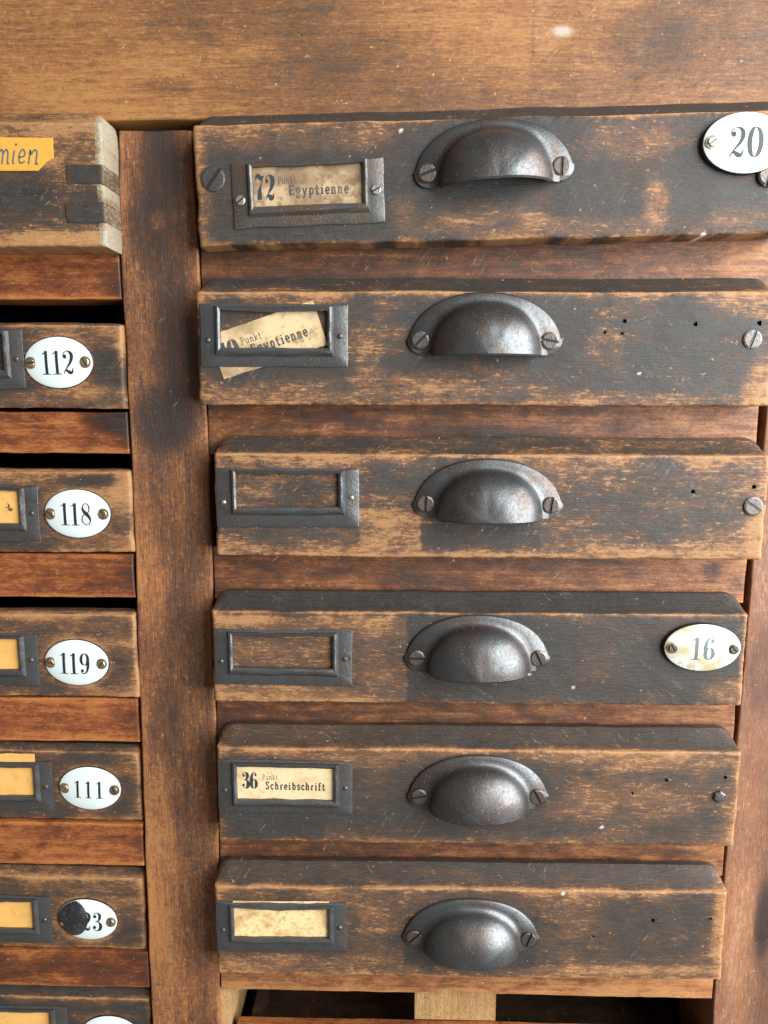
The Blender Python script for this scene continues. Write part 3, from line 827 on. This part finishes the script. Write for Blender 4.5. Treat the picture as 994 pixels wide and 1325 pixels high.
GR = 'wide drawers with cup handles in the right column'
RIGHT = [
 dict(x0=-80.7, z0=56.3, L=231, hf=44.8, tilt=1.15, base=.72,
      label='wide dark drawer with oval plate 20 and a 72 Punkt card, top of its column',
      p=[(-.22, 380, 175, 150, 22), (-.25, 820, 185, 90, 22), (-.42, 850, 262, 17, 30), (-.26, 692, 268, 24, 26), (-.28, 610, 275, 60, 14), (-.3, 520, 270, 20, 20), (-.25, 262, 250, 14, 60), (-.22, 690, 292, 200, 12), (-.25, 960, 280, 40, 14)],
      holes=[], marks=[(912, 303, 5), (520, 168, 4)], band=.30, rects=()),
 dict(x0=-82.8, z0=-5.9, L=231.3, hf=44.6, tilt=0.0, base=.62,
      label='wide worn drawer whose holder has a crooked card slipping out underneath',
      p=[(-.25, 400, 505, 150, 16), (-.20, 490, 440, 45, 60), (.18, 860, 440, 110, 50), (.10, 700, 470, 60, 20), (-.22, 790, 440, 30, 40), (-.3, 970, 390, 30, 14), (-.45, 980, 500, 18, 30), (-.18, 840, 515, 130, 7), (-.28, 620, 490, 90, 22), (.25, 520, 470, 30, 14), (-.18, 330, 375, 80, 10), (.2, 640, 405, 110, 20), (.2, 470, 400, 20, 20)],
      holes=[(900, 419, 1.25), (983, 418, 1.3), (783, 430, .8), (805, 431, .8), (808, 414, .7)], marks=[(827, 483, 4)], band=.45, rects=()),
 dict(x0=-77.5, z0=-69.4, L=228, hf=43.2, tilt=0.05, base=.42,
      label='badly rubbed drawer with an empty dented holder and flaking ochre patch beside it',
      p=[(.22, 850, 660, 110, 40), (.18, 840, 605, 60, 16), (-.12, 640, 715, 300, 7), (-.2, 880, 712, 110, 10), (.22, 500, 620, 40, 22), (-.15, 700, 610, 60, 24), (.2, 620, 615, 90, 24), (-.3, 980, 690, 16, 30), (.12, 400, 575, 120, 10), (.30, 390, 640, 34, 24)],
      holes=[(897, 636, 1.2), (976, 630, 1.25)], marks=[], band=.30, rects=[(-.22, 466, 656, 545, 712), (.20, 546, 676, 700, 714)]),
 dict(x0=-80.6, z0=-134.0, L=227.3, hf=40.4, tilt=0.12, base=.76,
      label='wide dark grey drawer with chipped oval plate 16 and an empty holder',
      p=[(-.35, 940, 895, 30, 18), (-.15, 760, 850, 50, 30), (-.3, 350, 893, 90, 14), (-.25, 300, 800, 60, 8), (-.12, 420, 775, 60, 9), (-.2, 965, 850, 8, 50)],
      holes=[], marks=[(685, 872, 3), (742, 890, 3)], band=.34, rects=[(-.36, 270, 796, 528, 915)]),
 dict(x0=-80.2, z0=-200.1, L=229, hf=44.4, tilt=0.30, base=.55,
      label='wide brown drawer holding the 36 Punkt Schreibschrift card',
      p=[(.10, 640, 1075, 120, 15), (-.18, 820, 985, 120, 16), (-.15, 800, 1040, 110, 30), (.12, 900, 1070, 60, 14), (-.15, 480, 985, 80, 14), (.15, 500, 1060, 60, 30), (-.15, 380, 955, 100, 8), (-.12, 940, 1060, 14, 40)],
      holes=[(939, 1006, 1.1), (862, 1010, 1.1), (818, 1026, .8)], marks=[(408, 945, 5), (780, 1070, 4)], band=.30, rects=[(.26, 286, 1050, 420, 1086)]),
 dict(x0=-83.4, z0=-266.8, L=231, hf=44.2, tilt=0.35, base=.50,
      label='wide brown drawer with a blank stained card, just above the open slot',
      p=[(-.12, 480, 1190, 50, 30), (.16, 840, 1200, 100, 50), (-.25, 820, 1255, 120, 8), (-.18, 330, 1245, 60, 14), (-.12, 740, 1190, 30, 30), (.08, 600, 1130, 300, 10), (-.3, 930, 1200, 10, 60), (-.12, 420, 1240, 90, 10)],
      holes=[(845, 1191, 1.15), (919, 1189, 1.15), (768, 1212, .7)], marks=[(728, 1156, 5)], band=.28, rects=[(.22, 524, 1186, 694, 1252)]),
]
HANDLES = [((552, 225), (728, 213), (20, 88)), ((545, 440), (711, 441), (45, -10)), ((552, 652), (712, 654), (88, 82)), ((542, 852), (694, 852), (0, 115)), ((542, 1031), (696, 1031), (10, 118)), ((536, 1213), (684, 1216), (42, 68))]
HOLD = [(300, 211, 496, 291), (258, 392, 451, 475), (279, 604, 464, 684), (276, 815, 455, 886), (281, 985, 458, 1050), (279, 1167, 449, 1231)]
YF = -14.0
frames = []; roots = []
for i, D in enumerate(RIGHT):
    fr = Frame(D['x0'], D['z0'], YF, D['tilt']); frames.append(fr)
    (a, b), (c, d), _ = HANDLES[i]
    D['p'] = D['p']+[(.20, (a+c)/2, (b+d)/2-8, 118, 62, .35), (.14, HOLD[i][2]-90, HOLD[i][3]+4, 105, 16, .4), (.10, HOLD[i][2]+2, (HOLD[i][1]+HOLD[i][3])/2, 14, 40, .5)]
    root = thing('drawer', D['label'], 'drawer', (D['x0'], YF, D['z0']), D['tilt'], GR); roots.append(root)
    front(root, fr, D['L'], D['hf'], 6.6, 10.0, 13.0, D['base'], D['p'], D['holes'], M_DRAWER, 100+i*11, band=D['band'], rects=D['rects'], marks=[(a_, b_, q_*.6) for a_, b_, q_ in D['marks']], step=.7, rub=(.72, 1.05, 1.1, .75, .7, .7)[i])
    lo = RR_TOP[i]-D['z0']
    tray(root, 6.5 if i == 2 else 9, D['L']-7.5, lo+.02, lo+(34 if i else 30), 25.5, 235)
    (a, b), (c, d), ang = HANDLES[i]
    ul, vl = fr.px(a, b, 2); ur, vr = fr.px(c, d, 2)
    cup_handle(root, (ul+ur)/2, (vl+vr)/2, i, math.degrees(math.atan2(vr-vl, ur-ul))*.7, ang)
    hx = HOLD[i]
    u0, v1 = fr.px(hx[0], hx[1], .5); u1, v0 = fr.px(hx[2], hx[3], .5)
    v1 = (v1+v0+24.6)/2+.0; v0 = v1-24.6; u1 = u0+59.4
    D['h'] = (u0, v0, u1, v1)
    holder(root, u0, v0, u1, v1, i, M_HOLDRUST if i == 0 else M_HOLD, 'screw' if i == 0 else 'rivet', dip=(0.3, .9, .5, .2, .0, 1.2)[i], rot=(1.0, -.3, .2, -.4, -.5, .0)[i], win=((8.3, 8.0, 7.6, 2.2), (8.3, 8.0, 7.4, 2.4), (8.6, 8.2, 8.4, 2.0), (8.3, 8.2, 8.0, 2.0), (8.5, 8.0, 6.6, 2.2), (8.3, 8.0, 7.4, 2.0))[i],
           fixmat=M_SCREWL if i in (0, 2) else None)
# single screws and the square bolt end on the faces
def face_screw(i, px_, py_, r, ang, mat, h=.8):
    u, v = frames[i].px(px_, py_, .4); screw(roots[i], u, v, .1, r, ang, mat, h)
face_screw(0, 276, 231, 4.8, 52, M_SCREW, .7)
face_screw(0, 994, 227, 4.2, 75, M_SCREW, 1.6)
face_screw(1, 974, 439, 3.7, 72, M_SCREW, .7)
face_screw(2, 975, 655, 3.9, -33, M_SCREW, .8)
u, v = frames[4].px(931, 1031, .5)
mb = MB(); n = 6
V = []
for k, (rr, e) in enumerate(((3.0, -.4), (2.8, .8), (2.1, 1.3), (.8, 1.4))):
    V += [(u+rr*math.cos(2*math.pi*i/n+.4), -e, v+rr*math.sin(2*math.pi*i/n+.4)) for i in range(n)]
mb.add(V, [(k*n+i, k*n+(i+1) % n, (k+1)*n+(i+1) % n, (k+1)*n+i) for k in range(3) for i in range(n)]+[tuple(range(3*n, 4*n))])
mb.build('bolt_end', M_SCREW, roots[4])
# enamel plates of the right column
u, v = frames[0].px(966, 184, 3); plate(roots[0], u, v, 16.0, 11.0, '20', rot=-1.5, rim=2.4, dh=10.8, smat=M_SCREWL, seed=1, angs=(35, 60))
u, v = frames[3].px(909, 838, 2); plate(roots[3], u, v, 15.9, 10.2, '16', rot=-.5, rim=2.2, dh=9.6, mat=M_ENAMELOLD, ink=M_INKGREY, seed=2, smat=M_SCREW, angs=(115, 130))

def world_of(fr, u, v, d):
    return (fr.x0+u*math.cos(fr.t)-v*math.sin(fr.t), fr.y-d, fr.z0+u*math.sin(fr.t)+v*math.cos(fr.t))
GC = 'paper cards in the label holders'
# 72 Punkt Egyptienne
h = RIGHT[0]['h']; w_ = label_words(0, '72', (1.6, 3.6, 7.6, 9.0), 'Punkt', (10.4, 9.2, 7.4, 2.6), 'Egyptienne', (14.6, 4.9, 23.5, 3.8))
card('brown grimy card printed 72 Punkt Egyptienne', world_of(frames[0], h[0]+7.4, h[1]+7.0, .5), .6, 44.6, 16.0, M_PAPERB, [(w_[0], M_INK), (w_[1], M_INKSOFT), (w_[2], M_INKSOFT)], GC, RIGHT[0]['tilt'])
# slipped 10 Punkt Egyptienne
fr = frames[1]; ub, vb = fr.px(290, 491, .2); uc, vc = fr.px(424, 446, .2)
an = math.degrees(math.atan2(vc-vb, uc-ub)); w_ = label_words(0, '10', (2.2, 6.0, 8.0, 8.0), 'Punkt', (11.4, 10.6, 9, 3.0), 'Egyptienne', (14.5, 5.8, 24, 4.0))
card('torn card slipped crooked in its holder with corners poking out', world_of(fr, ub, vb, .15), an, math.hypot(uc-ub, vc-vb), 18.2, M_PAPERG, [(w_[0], M_INKSOFT), (w_[1], M_INKSOFT), (w_[2], M_INKSOFT)], GC)
# 36 Punkt Schreibschrift
h = RIGHT[4]['h']; w_ = label_words(0, '36', (2.6, 5.2, 7.2, 7.6), 'Punkt', (11.6, 9.4, 7.0, 2.6), 'Schreibschrift', (13.0, 5.0, 26.5, 3.5))
card('clean cream card printed 36 Punkt Schreibschrift', world_of(frames[4], h[0]+8.0, h[1]+6.2, .5), -.9, 43.2, 15.2, M_PAPER, [(w_[0], M_INK), (w_[1], M_INKFADE), (w_[2], M_INK)], GC, RIGHT[4]['tilt'])
# blank stained card
h = RIGHT[5]['h']
card('blank stained cream card under a bent holder bar', world_of(frames[5], h[0]+8.0, h[1]+6.5, .5), .3, 43.8, 18.4, M_PAPERS, [], GC, RIGHT[5]['tilt'])

# ------------------------------------------------------------------ left column
GL = 'narrow numbered drawers in the left column'
LEFT = [  # right edge px, top z, bottom z, face y, plate px centre, number, base darkness, label
 dict(e=(160, 470), t=27.5, b=-8.2, y=-2.5, pc=(75, 469), n='112', base=.70, hx=28, hz=(426, 517), card=None, bev=1.2,
      label='dark narrow drawer with worn tan edges carrying oval plate 112'),
 dict(e=(171, 660), t=-34.4, b=-70.9, y=-1.0, pc=(99.5, 665), n='118', base=.52, hx=48, hz=(628, 708), card=20, bev=1.0,
      label='brown narrow drawer with oval plate 118, its orange card showing a small dark smudge'),
 dict(e=(177, 845), t=-98.4, b=-138.2, y=-1.0, pc=(98.5, 858), n='119', base=.50, hx=47, hz=(820, 898), card=21, bev=1.2,
      label='plain brown narrow drawer with oval plate 119 and an unmarked orange card'),
 dict(e=(181, 1010), t=-163.0, b=-199.6, y=1.5, pc=(116, 1021), n='111', base=.64, hx=66, hz=(986, 1052), card=41, bev=2.6,
      label='dark narrow drawer carrying oval plate 111'),
 dict(e=(186, 1180), t=-226.5, b=-267.4, y=2.0, pc=(112.5, 1191), n='123', base=.50, hx=64, hz=(1160, 1225), card=40, bev=3.2,
      label='brown narrow drawer whose oval plate is half chipped to black'),
 dict(e=(194, 1330), t=-292.0, b=-344.0, y=2.5, pc=(142, 1341), n='', base=.78, hx=86, hz=(1303, 1370), card=67, bev=3.0,
      label='black narrow drawer below the one with the chipped plate'),
]
CARDTXT = ['', 'orange card with a small dark smudge beside plate 118', 'unmarked orange card in the holder next to the oval plate 119', 'orange card standing above its holder beside plate 111', 'plain orange card in the holder beside the chipped plate', 'orange card in the holder of the black drawer under the chipped plate']
SM = Ink()
for _k in range(9):
    _x, _y = 38.8+rnd.uniform(-.8, .8), 7.4+rnd.uniform(-1.5, 1.5)
    SM.ribbon([(_x, _y), (_x+rnd.uniform(-.8, .8), _y+rnd.uniform(.3, 1.2)), (_x+rnd.uniform(-.9, .9), _y+rnd.uniform(-.6, .6))], .32)
smudge = [(SM, M_INKSOFT)]
for i, D in enumerate(LEFT):
    xr = back(*D['e'], D['y'])[0]; Lw = 182.0; x0 = xr-Lw
    fr = Frame(x0, D['b'], D['y'], (0, 0, 0, -.25, -.2, -.3)[i])
    root = thing('drawer', D['label'], 'drawer', (x0, D['y'], D['b']), (0, 0, 0, -.25, -.2, -.3)[i], GL)
    hh = D['t']-D['b']; bv = D['bev']
    pl = [(-.2, 130, D['pc'][1]-25, 60, 10), (-.18, 140, D['pc'][1]+40, 60, 10)]
    pl += [(-.24, D['pc'][0], D['pc'][1], 54, 40, .12)]
    if i == 0: pl += [(.15, 140, 470, 25, 30), (-.3, 60, 515, 70, 10), (-.25, 120, 500, 30, 12)]
    if i == 1: pl += [(-.35, 158, 645, 16, 28), (.25, 120, 622, 30, 8), (.2, 20, 705, 50, 8)]
    front(root, fr, Lw, hh-bv, bv, bv*1.3, 7, D['base'], pl, [], M_SMALL, 300+i*13, ew=(2, 1.6, 1.8 if i else 2.6), band=.40, bevp=-.05)
    tray(root, 4, Lw-5, 0.1 if D['b'] > R_TOP[i+1] else .1, hh-9, 25, 235)
    u, v = fr.px(D['pc'][0], D['pc'][1], 1.5)
    plate(root, u, v, 14.4, 10.6, D['n'], rot=(1, 0, -1, -1.5, -3, -1)[i], rim=.9, dh=9.6 if i != 3 else 8.2, seed=10+i, chip=(i == 4), off=(.2, 0, -.3, -.3, .4, 0)[i], angs=(rnd.uniform(0, 180), rnd.uniform(0, 180)), gap=(.04, .04, .04, .22, .06, 0)[i])
    u1, va = fr.px(D['hx'], D['hz'][0], .5); _, vb = fr.px(D['hx'], D['hz'][1], .5)
    holder(root, u1-59.4, va-24.6, u1, va, 20+i, M_HOLD, 'rivet', dip=.2)
    # small brass-pin through the slip
    tall = 15.0 if i != 3 else 21.0
    if CARDTXT[i]:
        card(CARDTXT[i], world_of(fr, u1-51.5, va-17.2, .5), 0, 44.0, tall, M_PAPERO, smudge if i == 1 else [], 'orange cards in the left column holders', (0, 0, 0, -.25, -.2, -.3)[i])

# top left drawer pulled forward, with dark dovetails in its bleached end
yT = -17.0; xr = -116.6; Lw = 182.0; x0 = xr-Lw; z0 = 55.4
fr = Frame(x0, z0, yT, 0.0)
root = thing('drawer', 'golden brown drawer with bleached end grain, dark dovetails and a yellow sticker', 'drawer', (x0, yT, z0), 0.0)
front(root, fr, Lw, 46.0, 5.6, 7.0, 18.0, .24, [(.42, 60, 265, 110, 28), (.30, 10, 240, 60, 22), (.12, 95, 200, 40, 20), (-.35, 95, 310, 80, 9), (-.12, 90, 160, 60, 14), (.15, 40, 150, 60, 8)], [], M_DRAWER, 500, ew=(2, 2.6, .8), band=.05, bevp=.05, endmat=7)
tray(root, 4, Lw-6, R_TOP[0]-z0+.02, 42, 18.02, 245)
for za, zb in ((213, 239), (262, 289)):
    ua, va = fr.px(84, za, .2); ub, vb = fr.px(84, zb, .2)
    X, DX = span(ua, Lw+.3, 1.2, .7, 17.6); Z, DZ = span(vb, va, 1.2, .5, 17.6)
    sd = int(za)
    def wp(a, b, c, sd=sd): return a+.2*fbm(c*.2, a*.05, sd)-.0, np.where(b < 17, b-.35+.1*fbm(a*.3, c*.3, sd), b), c+.35*fbm(a*.12, c*.02, sd+1)
    grid_mesh('dovetail', [M_SMALL, M_END], root, X, Z, DX, DZ, 17.6, wp, lambda gx, gz, gd: {'paint': .82-.5*np.exp(-np.maximum(gx-ua, 0)/.8)-.30*(gx > Lw-.6)}, endmat=4)
# gummed label with a torn lower corner
ur, vt = fr.px(68, 178, .2); _, vb = fr.px(50, 221, .2)
K = [(ur-46, vb), (ur-6.5, vb), (ur-3.8, vb+2.6), (ur-.2, vb+4.6), (ur, vt-.2), (ur-20, vt+.1), (ur-46, vt)]
mb = MB(); n = len(K)
mb.add([(a, -.55, b) for a, b in K]+[(a, .5, b) for a, b in K], [tuple(range(n))]+[(i, n+i, n+(i+1) % n, (i+1) % n) for i in range(n)])
st = mb.build('gummed_label', M_STICK, root)
I = Ink(); g, wd = Ink(), 0
x = 0; wr = .075
for pts in ([(0, .0), (.06, .6), (.1, .45), (.24, .64), (.32, .5), (.32, .0)], [(.32, .42), (.46, .64), (.56, .5), (.58, .05), (.66, .05)],
            [(.86, .6), (.84, .1), (.92, .02)], [(1.12, .3), (1.36, .36), (1.36, .56), (1.24, .64), (1.12, .4), (1.18, .06), (1.42, .12)],
            [(1.6, .0), (1.64, .6), (1.68, .42), (1.84, .62), (1.96, .5), (1.96, .02), (2.05, .05)]):
    I.ribbon(pts, wr)
I.dot(.92, .86, .06)
u, v = fr.px(0, 217, .2); ue, _ = fr.px(55, 217, .2)
s_ = (ue-u)/2.1
J = Ink(); J.take(I, u-1.5, v+1.2, s_*1.05, s_*1.02, .16); J.emit(lambda a, b, l: (a, -.62-l, b)).build('lettering', M_INKBLUE, st)

# ------------------------------------------------------------------ the frontless drawer in the open slot
z0 = -345.0
root = thing('drawer', 'plain red brown drawer lying low in the open slot under the bottom rail', 'drawer', (-80, 0, z0), 0.0)
X, DX = span(0, 229.5, 1.2, .8, 12); Z, DZ = span(.05, 31.5, 1.2, 1.0, 12)
grid_mesh('front', M_RAIL, root, X, Z, DX, DZ, 12, lambda a, b, c: (a, b+1.0, c+.3*fbm(a*.03, c*.02, 77)), lambda gx, gz, gd: {'paint': .34+0*gx-.1*np.exp(-(31.5-gz)/2)})
tray(root, 2, 227, .05, 14, 25, 235, M_INNER)
